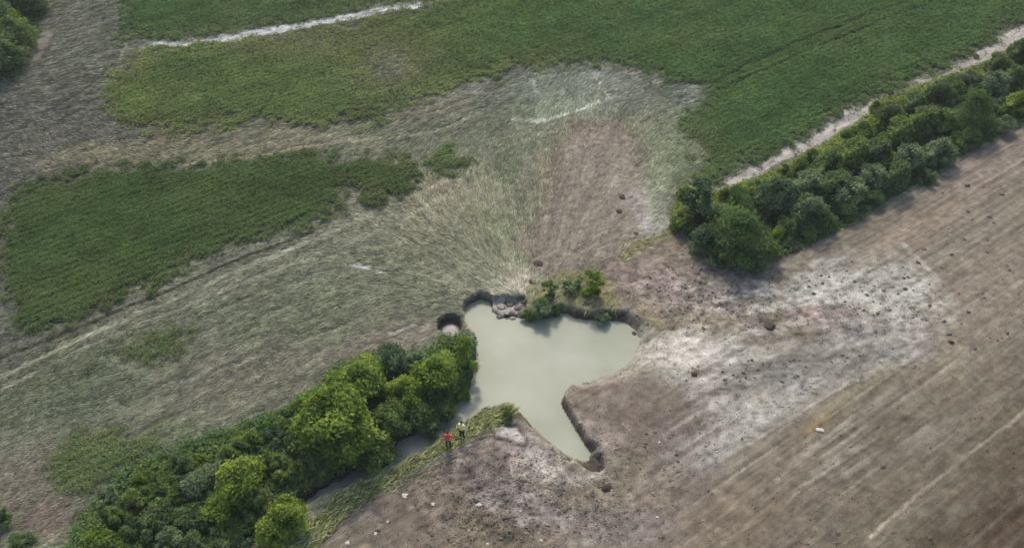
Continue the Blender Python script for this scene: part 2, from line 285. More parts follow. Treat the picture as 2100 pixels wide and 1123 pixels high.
wc = lin((66,55,47))[None]*(1+.75*sstep(790, 830, V)*(U > 1100))[:, None]; wm = (wall*(1-gentle)*.9)[:, None]; c = c*(1-wm)+wc*wm
c = mixc(c, (150,146,134), gentle*sstep(0, .1, dep)*.5)
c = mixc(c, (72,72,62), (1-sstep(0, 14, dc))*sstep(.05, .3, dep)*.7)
c = mixc(c, (178,170,158), m_sl*sstep(-.4, .2, nf)*.85*(dp > 3)); c = mixc(c, (190,180,170), (1-sstep(.4, .85, hd))*.9)
c = mixc(c, (62,52,44), np.exp(-(d_r/4.5)**2)*.7); c = mixc(c, (190,182,172), (1-sstep(-8, -3, d_r))*.8); c = mixc(c, (84,78,68), m_tip*.9); tip = m_tip
z = np.where(dp > -12, z+tip*nf*.12, z)
rim = np.exp(-((dp-bw-2)/3.5)**2)*(bw < 12); c = mixc(c, (168,160,146), rim*.35*(V > 560)*(m_weed < .3))
c = np.where((m_soil > .5)[:, None], c*np.array([.97, .96, .90]), c)
ra_ = np.clip(m_soil*(.3+rr)+.35*m_wash+.5*m_bare, 0, 1); mot = fbm(x, y, .55, 3, 521)*np.clip(m_soil*(.35+.9*rr), 0, 1)
fl = fbm(x*.8, y*1.3, .33, 2, 541)+.25*nmid; gr = (1-m_weed)*(1-m_grass)*(1-m_isl)*(dp > 1)
c = c*(1+ra_*gr*((.5-.38*m_wash)*sstep(.25, .6, fl)-.5*sstep(.22, .6, -fl)))[:, None]
fs = fbm(x*.62+y*.25, y*1.5, .34, 2, 543); c = c*(1-m_wash*gr*.32*sstep(.2, .55, fs))[:, None]
c = c*np.clip(1+mot*.75+nfine*.16+nf*.14+fbm(x, y, .2, 1, 131)*.08, .4, 1.7)[:, None]
c = np.clip(c, .01, .85)
lodge = np.clip(1-m_soil-m_green**2*1.2-m_bare*.95-m_line*.75-m_weed-m_track-m_isl-m_marsh-m_grass-tl, 0, 1)*(dep < .1)
c = np.where((lodge > .3)[:, None], c*.92, c)
rowness = np.clip(1-1.5*rr, 0, 1)*m_soil*(1-.4*m_wash)*(1-np.exp(-(((U-1330)/130)**2+((V-870)/110)**2))*.7)
NX, NY = len(xs), len(ys)
def F(a): return a.reshape(shp)
Zg, Cg = F(z), c.reshape(NY, NX, 3)
off = len(ext)
def look(A, px, py):
    j = np.clip(((px-xs_f[0])/STEP).astype(int)+off, 0, NX-2); i = np.clip(((py-ys_f[0])/STEP).astype(int)+off, 0, NY-2)
    return A[i, j]
def zat(px, py):
    fx = np.clip((px-xs_f[0])/STEP, 0, len(xs_f)-2); fy = np.clip((py-ys_f[0])/STEP, 0, len(ys_f)-2)
    j = np.floor(fx).astype(int); i = np.floor(fy).astype(int); tx = fx-j; ty = fy-i; j = j+off; i = i+off
    return (Zg[i, j]*(1-tx)+Zg[i, j+1]*tx)*(1-ty)+(Zg[i+1, j]*(1-tx)+Zg[i+1, j+1]*tx)*ty
def z1(px, py): return float(zat(np.array([px], float), np.array([py], float))[0])
# ------------------------------------------------------------------ materials
def mat(name): 
    m = bpy.data.materials.new(name); m.use_nodes = True; return m, m.node_tree, m.node_tree.nodes['Principled BSDF']
def soil_material(rows=False):
    m, t, b = mat('worked soil' if rows else 'soil'); N = t.nodes; L = t.links
    at = N.new('ShaderNodeAttribute'); at.attribute_name = 'tone'
    tc = N.new('ShaderNodeTexCoord')
    no = N.new('ShaderNodeTexNoise'); no.inputs['Scale'].default_value = 9; no.inputs['Detail'].default_value = 4; no.inputs['Roughness'].default_value = .7
    L.new(tc.outputs['Object'], no.inputs['Vector'])
    if rows:
        r1 = N.new('ShaderNodeMapping'); r1.inputs['Rotation'].default_value = (0, 0, -math.atan2(ROW[1], ROW[0])); L.new(tc.outputs['Object'], r1.inputs[0])
        r2 = N.new('ShaderNodeMapping'); r2.inputs['Scale'].default_value = (.13, 1, 1); L.new(r1.outputs[0], r2.inputs[0])
        rn = N.new('ShaderNodeTexNoise'); rn.inputs['Scale'].default_value = 3.6; rn.inputs['Detail'].default_value = 4; rn.inputs['Roughness'].default_value = .65; L.new(r2.outputs[0], rn.inputs['Vector'])
    mr = N.new('ShaderNodeMapRange'); mr.inputs[1].default_value = .28; mr.inputs[2].default_value = .72; mr.inputs[3].default_value = .62; mr.inputs[4].default_value = 1.38
    L.new(no.outputs[0], mr.inputs[0])
    if rows:
        av = N.new('ShaderNodeMath'); av.operation = 'ADD'; L.new(no.outputs[0], av.inputs[0]); mxr = N.new('ShaderNodeMix'); L.new(at.outputs['Alpha'], mxr.inputs[0]); L.new(no.outputs[0], mxr.inputs[2]); L.new(rn.outputs[0], mxr.inputs[3]); L.new(mxr.outputs[0], av.inputs[1])
        hv = N.new('ShaderNodeMath'); hv.operation = 'MULTIPLY'; hv.inputs[1].default_value = .5; L.new(av.outputs[0], hv.inputs[0]); L.new(hv.outputs[0], mr.inputs[0])
        mr.inputs[1].default_value = .36; mr.inputs[2].default_value = .64
    mx = N.new('ShaderNodeVectorMath'); mx.operation = 'SCALE'; L.new(at.outputs['Color'], mx.inputs[0]); L.new(mr.outputs[0], mx.inputs['Scale'])
    L.new(mx.outputs[0], b.inputs['Base Color'])
    bp = N.new('ShaderNodeBump'); bp.inputs['Strength'].default_value = .5; bp.inputs['Distance'].default_value = .06
    L.new(no.outputs[0], bp.inputs['Height']); L.new(bp.outputs[0], b.inputs['Normal'])
    b.inputs['Roughness'].default_value = .95; b.inputs['Specular IOR Level'].default_value = .15
    return m
def leaf_material(name, dark, mid, light, trans=.3, attr='tone', tint=False):
    """ramp of leaf colours picked by each leaf's own random number"""
    m = bpy.data.materials.new(name); m.use_nodes = True; t = m.node_tree; N = t.nodes; L = t.links; N.clear()
    out = N.new('ShaderNodeOutputMaterial'); at = N.new('ShaderNodeAttribute'); at.attribute_name = attr
    if tint: colsock = at.outputs['Color']
    else:
        no = N.new('ShaderNodeTexNoise'); no.inputs['Scale'].default_value = .9; no.inputs['Detail'].default_value = 2
        tc = N.new('ShaderNodeTexCoord'); L.new(tc.outputs['Object'], no.inputs['Vector'])
        ad = N.new('ShaderNodeMath'); ad.operation = 'MULTIPLY_ADD'; L.new(no.outputs[0], ad.inputs[0]); ad.inputs[1].default_value = .7; 
        sb = N.new('ShaderNodeMath'); sb.operation = 'MULTIPLY_ADD'; L.new(at.outputs['Fac'], sb.inputs[0]); sb.inputs[1].default_value = .75; sb.inputs[2].default_value = -.22
        L.new(sb.outputs[0], ad.inputs[2])
        r = N.new('ShaderNodeValToRGB'); e = r.color_ramp.elements
        e[0].color = (*lin(dark), 1); e[1].color = (*lin(light), 1); x_ = e.new(.5); x_.color = (*lin(mid), 1)
        L.new(ad.outputs[0], r.inputs[0]); colsock = r.outputs[0]
    d = N.new('ShaderNodeBsdfDiffuse'); tr = N.new('ShaderNodeBsdfTranslucent'); mx = N.new('ShaderNodeMixShader'); mx.inputs[0].default_value = trans
    L.new(colsock, d.inputs[0]); L.new(colsock, tr.inputs[0]); L.new(d.outputs[0], mx.inputs[1]); L.new(tr.outputs[0], mx.inputs[2]); L.new(mx.outputs[0], out.inputs[0])
    return m
def plain(name, col, rough=.7, noise=.25, scale=8):
    m, t, b = mat(name); N = t.nodes; L = t.links
    tc = N.new('ShaderNodeTexCoord'); no = N.new('ShaderNodeTexNoise'); no.inputs['Scale'].default_value = scale; L.new(tc.outputs['Object'], no.inputs['Vector'])
    r = N.new('ShaderNodeValToRGB'); a = lin(col); r.color_ramp.elements[0].color = (*(a*(1-noise)), 1); r.color_ramp.elements[1].color = (*np.minimum(a*(1+noise), .95), 1)
    r.color_ramp.elements[0].position = .3; r.color_ramp.elements[1].position = .7
    L.new(no.outputs[0], r.inputs[0]); L.new(r.outputs[0], b.inputs['Base Color']); b.inputs['Roughness'].default_value = rough
    return m
M_SOIL = soil_material(); M_FIELD = soil_material(True)
def water_material(name, col, col2, rough):
    m, t, b = mat(name); N = t.nodes; L = t.links
    tc = N.new('ShaderNodeTexCoord'); no = N.new('ShaderNodeTexNoise'); no.inputs['Scale'].default_value = .22; no.inputs['Detail'].default_value = 3; L.new(tc.outputs['Object'], no.inputs['Vector'])
    r = N.new('ShaderNodeValToRGB'); r.color_ramp.elements[0].color = (*lin(col), 1); r.color_ramp.elements[1].color = (*lin(col2), 1)
    r.color_ramp.elements[0].position = .35; r.color_ramp.elements[1].position = .65; L.new(no.outputs[0], r.inputs[0]); L.new(r.outputs[0], b.inputs['Base Color'])
    b.inputs['Roughness'].default_value = rough; b.inputs['IOR'].default_value = 1.33; b.inputs['Specular IOR Level'].default_value = .3
    n2 = N.new('ShaderNodeTexNoise'); n2.inputs['Scale'].default_value = 5; n2.inputs['Detail'].default_value = 3; L.new(tc.outputs['Object'], n2.inputs['Vector'])
    bp = N.new('ShaderNodeBump'); bp.inputs['Strength'].default_value = .12; bp.inputs['Distance'].default_value = .02; L.new(n2.outputs[0], bp.inputs['Height']); L.new(bp.outputs[0], b.inputs['Normal'])
    return m
# ------------------------------------------------------------------ mesh helpers
def np_mesh(name, verts, faces, fsize, material, tone=None, smooth=False):
    me = bpy.data.meshes.new(name); nv = len(verts); nfc = len(faces)
    me.vertices.add(nv); me.vertices.foreach_set('co', np.ascontiguousarray(verts, np.float32).ravel())
    me.loops.add(nfc*fsize); me.loops.foreach_set('vertex_index', np.ascontiguousarray(faces, np.int32).ravel())
    me.polygons.add(nfc); me.polygons.foreach_set('loop_start', np.arange(0, nfc*fsize, fsize, dtype=np.int32)); me.polygons.foreach_set('loop_total', np.full(nfc, fsize, np.int32))
    me.polygons.foreach_set('use_smooth', np.full(nfc, smooth))
    if tone is not None:
        if tone.ndim == 1:
            a = me.attributes.new('tone', 'FLOAT', 'POINT'); a.data.foreach_set('value', tone.astype(np.float32))
        else:
            a = me.attributes.new('tone', 'FLOAT_COLOR', 'POINT'); a.data.foreach_set('color', (tone if tone.shape[1] == 4 else np.concatenate([tone, np.ones((nv, 1))], 1)).astype(np.float32).ravel())
    me.materials.append(material); me.update(); me.validate()
    return me
def link(name, me, parent=None):
    o = bpy.data.objects.new(name, me); COL.objects.link(o)
    if parent: o.parent = parent
    return o
def tag(o, label=None, cat=None, group=None, kind=None):
    if label: o['label'] = label
    if cat: o['category'] = cat
    if group: o['group'] = group
    if kind: o['kind'] = kind
    return o
def bm_obj(name, bm, material, parent=None, smooth=True):
    me = bpy.data.meshes.new(name); bm.to_mesh(me); bm.free(); me.materials.append(material)
    for p in me.polygons: p.use_smooth = smooth
    return link(name, me, parent)
# ------------------------------------------------------------------ ground objects, cut from one sheet
idx = np.arange(NX*NY).reshape(NY, NX)
fa = np.stack([idx[:-1, :-1], idx[:-1, 1:], idx[1:, 1:], idx[1:, :-1]], -1).reshape(-1, 4)
reg = np.zeros(len(x), int); reg[m_soil > .5] = 1; reg[m_track > .5] = 2
fr = reg[fa[:, 0]]
P3 = np.stack([x, y, z], 1)
for k, nm in ((0, 'ground'), (1, 'field'), (2, 'path')):
    f = fa[fr == k]; used, inv = np.unique(f, return_inverse=True)
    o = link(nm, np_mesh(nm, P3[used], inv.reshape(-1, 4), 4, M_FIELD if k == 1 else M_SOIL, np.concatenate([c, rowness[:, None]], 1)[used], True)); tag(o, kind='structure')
wetp = (dp < 12) & (z < WZ+.12); wetc = (dc < 12) & (z < WZ+.12) & ~((dp < 3))
for nm, ms, mt in (('pond_water', wetp, water_material('milky water', (140,143,121), (156,157,137), .42)), ('creek_water', wetc, water_material('creek water', (122,120,104), (168,164,146), .3))):
    f = fa[ms[fa].any(1) & ((nm == 'pond_water') | ~(dp[fa] < 3).all(1))]
    if nm == 'creek_water': f = f[~(wetp[f].any(1))]
    used, inv = np.unique(f, return_inverse=True); Pw = P3[used].copy(); Pw[:, 2] = WZ
    o = link(nm, np_mesh(nm, Pw, inv.reshape(-1, 4), 4, mt, None, True)); tag(o, kind='structure')
# ------------------------------------------------------------------ scatter helpers
def scatter(n, dens, zmax=0):
    """n random spots in the seen part of the land, kept with probability dens (array on the grid)"""
    uu = rng.uniform(-160, 2260, n); vv = rng.uniform(-90, 1230, n)   # even in the picture: nearer growth larger in number per square metre
    px, py = ground_at(uu, vv)
    keep = rng.random(n) < look(F(dens), px, py)
    return px[keep], py[keep]
def blades(px, py, ang, ln, wd, lift, col, z0=.02):
    """lying straw: a folded diamond each"""
    n = len(px); dx, dy = np.cos(ang), np.sin(ang); zz = zat(px, py)+z0
    a = np.stack([px-dx*ln/2, py-dy*ln/2, zz], 1); b = np.stack([px+dx*ln/2, py+dy*ln/2, zz+lift], 1)
    m = np.stack([px, py, zz+lift*.8], 1); s = np.stack([-dy*wd/2, dx*wd/2, np.zeros(n)-.0], 1); s2 = s.copy(); s2[:, 2] += rng.normal(0, .35, n)*wd
    v = np.stack([a, m+s2, b, m-s], 1).reshape(-1, 3)
    return v, np.arange(n*4).reshape(-1, 4), np.repeat(col, 4, 0)
def leaves(px, py, pz, size, nper, spread, hgt, col, up=.5, asp=.6):
    """small tilted leaf faces around each spot"""
    n = len(px)*nper
    cx = np.repeat(px, nper)+rng.normal(0, 1, n)*np.repeat(spread, nper); cy = np.repeat(py, nper)+rng.normal(0, 1, n)*np.repeat(spread, nper)
    cz = np.repeat(pz, nper)+rng.random(n)**.7*np.repeat(hgt, nper)
    sz = np.repeat(size, nper)*rng.uniform(.6, 1.3, n)
    nrm = rng.normal(0, 1, (n, 3)); nrm[:, 2] = np.abs(nrm[:, 2])+up; nrm /= np.linalg.norm(nrm, axis=1)[:, None]
    t = np.cross(nrm, rng.normal(0, 1, (n, 3))); t /= np.linalg.norm(t, axis=1)[:, None]; b = np.cross(nrm, t)
    ctr = np.stack([cx, cy, cz], 1); T = t*sz[:, None]; B = b*(sz*asp)[:, None]
    v = np.stack([ctr-T, ctr-B*.9+T*.1, ctr+T, ctr+B*.9+T*.1], 1).reshape(-1, 3)
    cc = np.repeat(col, nper, 0)*rng.uniform(.78, 1.22, n)[:, None]
    return v, np.arange(n*4).reshape(-1, 4), np.repeat(cc, 4, 0)
M_TINT = leaf_material('crop leaves', 0, 0, 0, .28, tint=True)
M_STRAW = leaf_material('lying stalks', 0, 0, 0, .12, tint=True)
# standing crop, one object per patch
gl = {'upper': 'standing green crop above the long white streak', 'main': 'broad standing green crop reaching the top right corner', 'left': 'long dark green island of standing crop on the left', 'small': 'small tuft of standing green crop in the flattened middle', 'weedy': 'sparse green weedy growth above the lower left hedge', 'thin': 'thin green remnant patch in the flattened crop'}
gn = {'upper': 9000, 'main': 60000, 'left': 36000, 'small': 2500, 'weedy': 9000, 'thin': 3000}
for k, m in GM.items():
    P = np.array(G[k], float); lo = P.min(0)-15; hi = P.max(0)+15; lo = np.maximum(lo, (-160, -90)); hi = np.minimum(hi, (2260, 1200))
    area = (hi[0]-lo[0])*(hi[1]-lo[1]); n = int(area*.62)
    uu = rng.uniform(lo[0], hi[0], n); vv = rng.uniform(lo[1], hi[1], n); px, py = ground_at(uu, vv)
    keep = rng.random(n) < look(F(m), px, py); px, py = px[keep], py[keep]
    row = (-px*CROW[1]+py*CROW[0]); ph = .5+.5*np.sin(row*2*pi/.76); 
    cc = np.tile(lin((104,130,84)), (len(px), 1))
    nb = fbm(px, py, 6, 3, 201); nm_ = fbm(px, py, 1.2, 2, 203)
    cc = cc*(1-sstep(0, .6, nb)[:, None]*.45)+lin((92,122,82))[None]*(sstep(0, .6, nb)[:, None]*.45)
    cc = cc*(1-sstep(0, .6, -nb)[:, None]*.5)+lin((122,136,92))[None]*(sstep(0, .6, -nb)[:, None]*.5)
    dens = look(F(m), px, py); pale = np.clip(1-dens, 0, 1)*.55
    cc = cc*(1-pale[:, None])+lin((140,140,112))[None]*pale[:, None]
    cc = cc*np.clip(1+nm_*.2+(ph-.5)*.2+.22*fbm(px*CROW[0]+py*CROW[1], (-px*CROW[1]+py*CROW[0])*4, 7, 2, 555), .5, 1.6)[:, None]
    uu_, vv_ = project(px, py); cc = cc*(np.array([.75, .73, .58]) if k == 'left' else np.array([.86, .88, .68]))
    if k == 'main': g_ = (1-sstep(850, 1250, uu_))[:, None]; cc = cc*(1+g_*np.array([.38, .2, .2]))
    dd = np.hypot(py, H)/75
    v, f, t = leaves(px, py, zat(px, py), .085*dd, 4, .10*dd, .30+.07*ph*(1+nm_*.5), cc, up=1.7)
    o = link('standing_crop', np_mesh('standing_crop', v, f, 4, M_TINT, t)); tag(o, gl[k], 'crop', 'patches of standing crop', 'stuff')
# flattened crop
px, py = scatter(1750000, np.clip(lodge*1.0+.05*m_bare*(1-m_soil), 0, 1)); 
u_, v_ = project(px, py); bx, by = ground_at(1100, 640)
rad = np.arctan2(py-by, px-bx); rowa = math.atan2(CROW[1], CROW[0]); lefta = math.atan2(*(wdir((0,250),(400,300))[::-1]))
wr = np.exp(-(((u_-930)/230)**2+((v_-520)/190)**2)*.9)*(1)+.9*np.exp(-(((u_-1240)/160)**2+((v_-330)/170)**2)); wr = np.clip(wr*1.25, 0, 1)
wl = np.clip(np.exp(-(((u_-150)/230)**2+((v_-300)/110)**2))*1.2, 0, 1)
vx = np.cos(rowa)*(1-wr)+np.cos(rad)*wr*np.sign(np.cos(rad-rowa)+.01); vy = np.sin(rowa)*(1-wr)+np.sin(rad)*wr*np.sign(np.cos(rad-rowa)+.01)
vx = vx*(1-wl)+wl*math.cos(lefta); vy = vy*(1-wl)+wl*math.sin(lefta)
swirl = fbm(px, py, 6, 2, 301)*.25
ang = np.arctan2(vy, vx)+swirl+rng.normal(0, .12, len(px))+(1-wr)*(-.2)
mb_ = look(F(m_bare), px, py)[:, None]; base = look(Cg, px, py)*(np.array([2.42, 2.3, 2.2])*(1-mb_)+np.array([1.5, 1.5, 1.5])*mb_); br = np.exp(rng.normal(.03, .22, len(px))); clump = 1+.35*fbm(px, py, .55, 2, 303)
cc = base*(br*clump)[:, None]; g_ = rng.random(len(px)) < .22; cc[g_] = cc[g_]*.5+lin((118,134,90))[None]*.5*br[g_, None]
pal = rng.random(len(px)) < .06; cc[pal] = lin((186,184,162))[None]*rng.uniform(.7, 1.15, pal.sum())[:, None]
ds = np.hypot(py, H)/75
v, f, t = blades(px, py, ang, rng.uniform(.22, .7, len(px))*ds, rng.uniform(.022, .055, len(px))*ds, rng.uniform(.01, .11, len(px))*(1+.5*fbm(px, py, .8, 2, 305)), np.clip(cc, .02, .85))
tag(link('flattened_crop', np_mesh('flattened_crop', v, f, 4, M_STRAW, t)), 'grey green flattened crop lying in combed streaks across the left field', 'flattened crop', None, 'stuff')
# grass strip by the creek and tufts by the hedge end
px, py = scatter(420000, np.clip((m_grass+m_marsh*.5+m_isl*.16), 0, 1)*(z > WZ+.05))
ga = math.atan2(*(wdir((700,1060),(1000,860))[::-1])); ang = ga+rng.normal(0, .45, len(px))+fbm(px, py, 1.5, 2, 307)*.8
cc = np.tile(lin((148,150,98)), (len(px), 1)); q = rng.random(len(px)); cc[q < .35] = lin((116,126,76)); cc[q > .8] = lin((176,172,128)); cc *= (np.exp(rng.normal(0, .25, len(px)))*(1+.35*fbm(px, py, 1.0, 2, 309)))[:, None]
v, f, t = blades(px, py, ang, rng.uniform(.3, .9, len(px)), rng.uniform(.04, .09, len(px)), rng.uniform(.03, .22, len(px))*(1+.6*fbm(px, py, 1, 2, 311)), np.clip(cc, .01, .7))
tag(link('grass', np_mesh('grass', v, f, 4, M_STRAW, t)), 'flattened yellow green grass along the creek bank and pond edge', 'grass', None, 'stuff')
# weeds under and along the hedges
def weeds(mask, n, colf, lab, hg, name='weeds'):
    px, py = scatter(n, mask*(z > WZ+.2)); u_, v_ = project(px, py); nb = fbm(px, py, 1.6, 3, 401)
    cc = colf(u_, v_, nb, len(px)); cc = cc*(1+.25*nb)[:, None]
    v, f, t = leaves(px, py, zat(px, py), np.full(len(px), .12), 5, np.full(len(px), .14), hg*np.clip(.75+nb*.9, .2, 2), cc, up=1.1)
    tag(link(name, np_mesh(name, v, f, 4, M_TINT, t)), lab, name, None, 'stuff')
def cL(u_, v_, nb, n):
    cc = np.tile(lin((112,134,76)), (n, 1)); k = sstep(0, .5, nb)[:, None]; cc = cc*(1-k)+lin((90,116,72))[None]*k
    k = sstep(0, .6, -nb)[:, None]*.6; return cc*(1-k)+lin((126,144,90))[None]*k
def cR(u_, v_, nb, n):
    line = np.interp(u_, [1400,1480,1600,1700,1800,2000,2100], [430,400,355,305,225,145,95]); k = (1-sstep(10, 45, v_-line))[:, None]
    cc = np.tile(lin((98,118,76)), (n, 1)); return cc*(1-k)+lin((146,160,84))[None]*k
weeds(m_wl, 300000, cL, 'low green weeds between the trees of the lower left hedge', .55)
weeds(m_wr, 420000, cR, 'low yellow green weeds along the pale track and under the right hedge', .5)
weeds(m_tl, 240000, cL, 'low green weeds under the trees in the top left corner', .5)
# clods too many to count
px, py = scatter(150000, np.clip((m_soil*(.1+.7*rr+.2*m_wash)+m_bare*.25)*(1+1.5*fbm(x, y, 1.6, 2, 531))+.9*np.exp(-((dp-9)/6)**2)*m_soil, 0, 1)*(dep < .5)*(m_weed < .3)*(1-m_grass))
n = len(px); o6 = np.array([(1,0,0),(-1,0,0),(0,1,0),(0,-1,0),(0,0,1),(0,0,-.6)], float); fo = np.array([(0,2,4),(2,1,4),(1,3,4),(3,0,4),(2,0,5),(1,2,5),(3,1,5),(0,3,5)])
sz = np.exp(rng.normal(-3.3, .4, n))*(1+.5*look(F(np.clip(rr, 0, 1)), px, py)); v = o6[None]*sz[:, None, None]*rng.uniform(.6, 1.5, (n, 6, 1))*np.array([1.25, 1, .5])
ra = rng.uniform(0, 2*pi, n); ca, sa = np.cos(ra)[:, None], np.sin(ra)[:, None]
v = np.stack([v[:, :, 0]*ca-v[:, :, 1]*sa, v[:, :, 0]*sa+v[:, :, 1]*ca, v[:, :, 2]], 2)+np.stack([px, py, zat(px, py)+sz*.25], 1)[:, None, :]
cc = look(Cg, px, py)*np.exp(rng.normal(-.05, .3, n))[:, None]
tag(link('soil_clods', np_mesh('soil_clods', v.reshape(-1, 3), (fo[None]+np.arange(n)[:, None, None]*6).reshape(-1, 3), 3, M_SOIL, np.repeat(cc, 6, 0))), 'countless small clods strewn over the brown worked soil', 'clods', None, 'stuff')
# ------------------------------------------------------------------ larger single clods and stones
def lump(seed, flat=.6):
    r = random.Random(seed); bm = bmesh.new(); bmesh.ops.create_icosphere(bm, subdivisions=2, radius=1)
    ph = [r.uniform(0, 6.28) for _ in range(6)]
    for q in bm.verts:
        p = q.co; k = 1+.22*sin(2.3*p.x+ph[0])+.2*sin(3.1*p.y+ph[1])+.16*sin(4.3*p.z+5*p.x+ph[2])+.1*sin(9*p.x+7*p.y+ph[3])+r.uniform(-.07, .07)
        q.co = (p.x*k, p.y*k*.85, p.z*k*flat)
    return bm
M_CLOD = plain('dark earth', (108,98,86), .95, .35, 3); M_STONE = plain('white stone', (192,186,174), .85, .2, 5)
def protos(bms, name, m):
    out = []
    for b in bms:
        me = bpy.data.meshes.new(name); b.to_mesh(me); b.free(); me.materials.append(m); out.append(me)
    return out
CL = protos([lump(i) for i in range(5)], 'soil_clod', M_CLOD); ST = protos([lump(20+i, .55) for i in range(3)], 'white_stone', M_STONE)
def put(meshes, name, u, v, wpx, lab, cat, grp=None, flat=1, sq=1):
    X_, Y_ = ground_at(u, v); s = wpx/2/scale_at(u, v)
    o = link(name, random.choice(meshes)); o.location = (X_, Y_, z1(X_, Y_)+s*.12); o.scale = (s, s*sq, s*flat); o.rotation_euler = (0, 0, random.uniform(0, 6.28))
    tag(o, lab, cat, grp); return o
singles = [(1006,842,9,'small dark clod on the pond edge of the grassy spit'),(1043,832,9,'dark clod on the tip of the grassy spit between creek and channel'),(1302,668,12,'dark clod at the right rim of the pond'),(1235,962,9,'dark clod in the muddy tip of the channel'),(1102,539,20,'dark brown clod alone on the bare soil above the island shrubs'),(1276,404,14,'upper of two dark clods in the bare fan of soil'),(1269,433,13,'lower of two dark clods in the bare fan of soil'),(1090,578,12,'dark clod just above the broken pond rim'),
 (1577,667,24,'largest dark mound of earth, on the grey wash right of the pond'),(1424,767,15,'dark clod on the bright sand below the pond corner'),(1305,479,9,'small dark clod beside the grass tail of the hedge'),
 (1950,702,12,'dark clod on the right margin of the grey wash'),(1243,998,22,'reddish brown clod below the tip of the pond channel'),(1985,640,9,'dark clod right of the upper pale wash')]
M_DAMP = plain('damp earth', (74,62,48), .95, .3, 3)
for (u, v, s, l) in singles:
    o = put(CL, 'soil_clod', u, v, s, l, 'clod', flat=.7); o.material_slots[0].link = 'OBJECT'; o.material_slots[0].material = M_DAMP
areas = [('dark clod lying on the upper pale wash right of the hedge end', [(1620,590),(1760,520),(1900,560),(1940,680),(1760,640)], 30, (5,12)),
 ('dark clod lying on the grey mud fan right of the bright sand', [(1430,760),(1560,730),(1800,720),(1700,770),(1500,800)], 24, (5,13)),
 ('dark clod lying in the brown field at the right edge', [(1900,400),(2090,350),(2090,700),(1980,760),(1880,560)], 26, (6,15)),
 ('dark clod lying on the rough soil below the pond channel', [(980,1000),(1250,1010),(1330,1110),(960,1110)], 34, (6,13)),
 ('dark clod lying on rough brown soil below the hedge end', [(1300,540),(1480,560),(1560,640),(1350,660)], 26, (6,13)),
 ('dark clod lying on the brown soil right of the channel', [(1230,820),(1400,860),(1420,1000),(1290,960)], 18, (5,11))]
def inpoly(u, v, P): return seg_dist(np.array([float(u)]), np.array([float(v)]), P, True)[0] < 0
for (l, P, n, (a, b)) in areas:
    lo = np.min(P, 0); hi = np.max(P, 0); k = 0
    while k < n:
        u = random.uniform(lo[0], hi[0]); v = random.uniform(lo[1], hi[1])
        if inpoly(u, v, P): put(CL, 'soil_clod', u, v, random.uniform(a, b)*.8, l, 'clod', l.replace('dark clod', 'dark clods'), flat=random.uniform(.6, 1.1), sq=random.uniform(.6, 1)); k += 1
for (u, v, s, l) in [(830,1017,13,'white stone nearest the grass strip, upper left of the lower field'),(888,1034,9,'small white stone between the two larger white ones'),(981,1036,12,'white stone on the clods below the persons'),(795,1069,6,'tiny white stone near the field edge'),
   (770,1094,8,'white stone near the lower end of the grass strip'),(712,1112,10,'white stone at the bottom edge by the grass'),(1348,1060,6,'white stone in the soil at lower centre right'),(1352,907,6,'white speck of stone right of the channel tip'),(1110,1108,7,'white stone at the bottom edge below the channel'),(1000,1115,6,'small white stone at the bottom edge left of centre')]:
    put(ST, 'white_stone', u, v, s, l, 'stone', flat=.8)
put(ST, 'stone_slab', 1680, 881, 20, 'long pale slab of stone on the brown worked field', 'slab', flat=.3, sq=.45).rotation_euler = (0, 0, -.15)
# pale rubble at the slumped bank
BC = protos([lump(40+i, .5) for i in range(2)], 'bank_clod', plain('pale clay', (158,148,134), .95, .25, 4))
for i, (u, v, s) in enumerate([(1030,628,14),(1046,622,13),(1060,630,12),(1040,640,12),(1024,645,12),(1068,640,12),(1052,647,10),(1075,618,11)]):
    X_, Y_ = ground_at(u, v, -.5); o = link('bank_clod', random.choice(BC if i % 3 == 0 else CL)); r_ = s/2/scale_at(u, v); o.location = (X_, Y_, z1(X_, Y_)+.05); o.scale = (r_*1.2, r_, r_*.45)
    tag(o, 'pale clay lump in the slumped bank at the top of the pond' if i % 3 == 0 else 'dark earth lump in the slumped bank at the top of the pond', 'clod', 'pale clay lumps in the slumped bank' if i % 3 == 0 else 'dark earth lumps in the slumped bank')
# rocks with white water in the creek
for i, (u, v, s, l) in enumerate([(897,889,28,'pale wet boulder in the creek nearest the persons'),(905,868,15,'small pale boulder upstream in the creek'),(768,957,18,'pale wet rock where the creek narrows'),(866,890,14,'grey pale rock in the creek by the hedge shade'),(943,852,12,'pale rock at the mouth of the creek')]):
    X_, Y_ = ground_at(u, v, WZ); r_ = s/2/scale_at(u, v); o = link('boulder', random.choice(ST)); o.location = (X_, Y_, WZ-.02); o.scale = (r_, r_*.7, r_*.55); tag(o, l, 'rock')
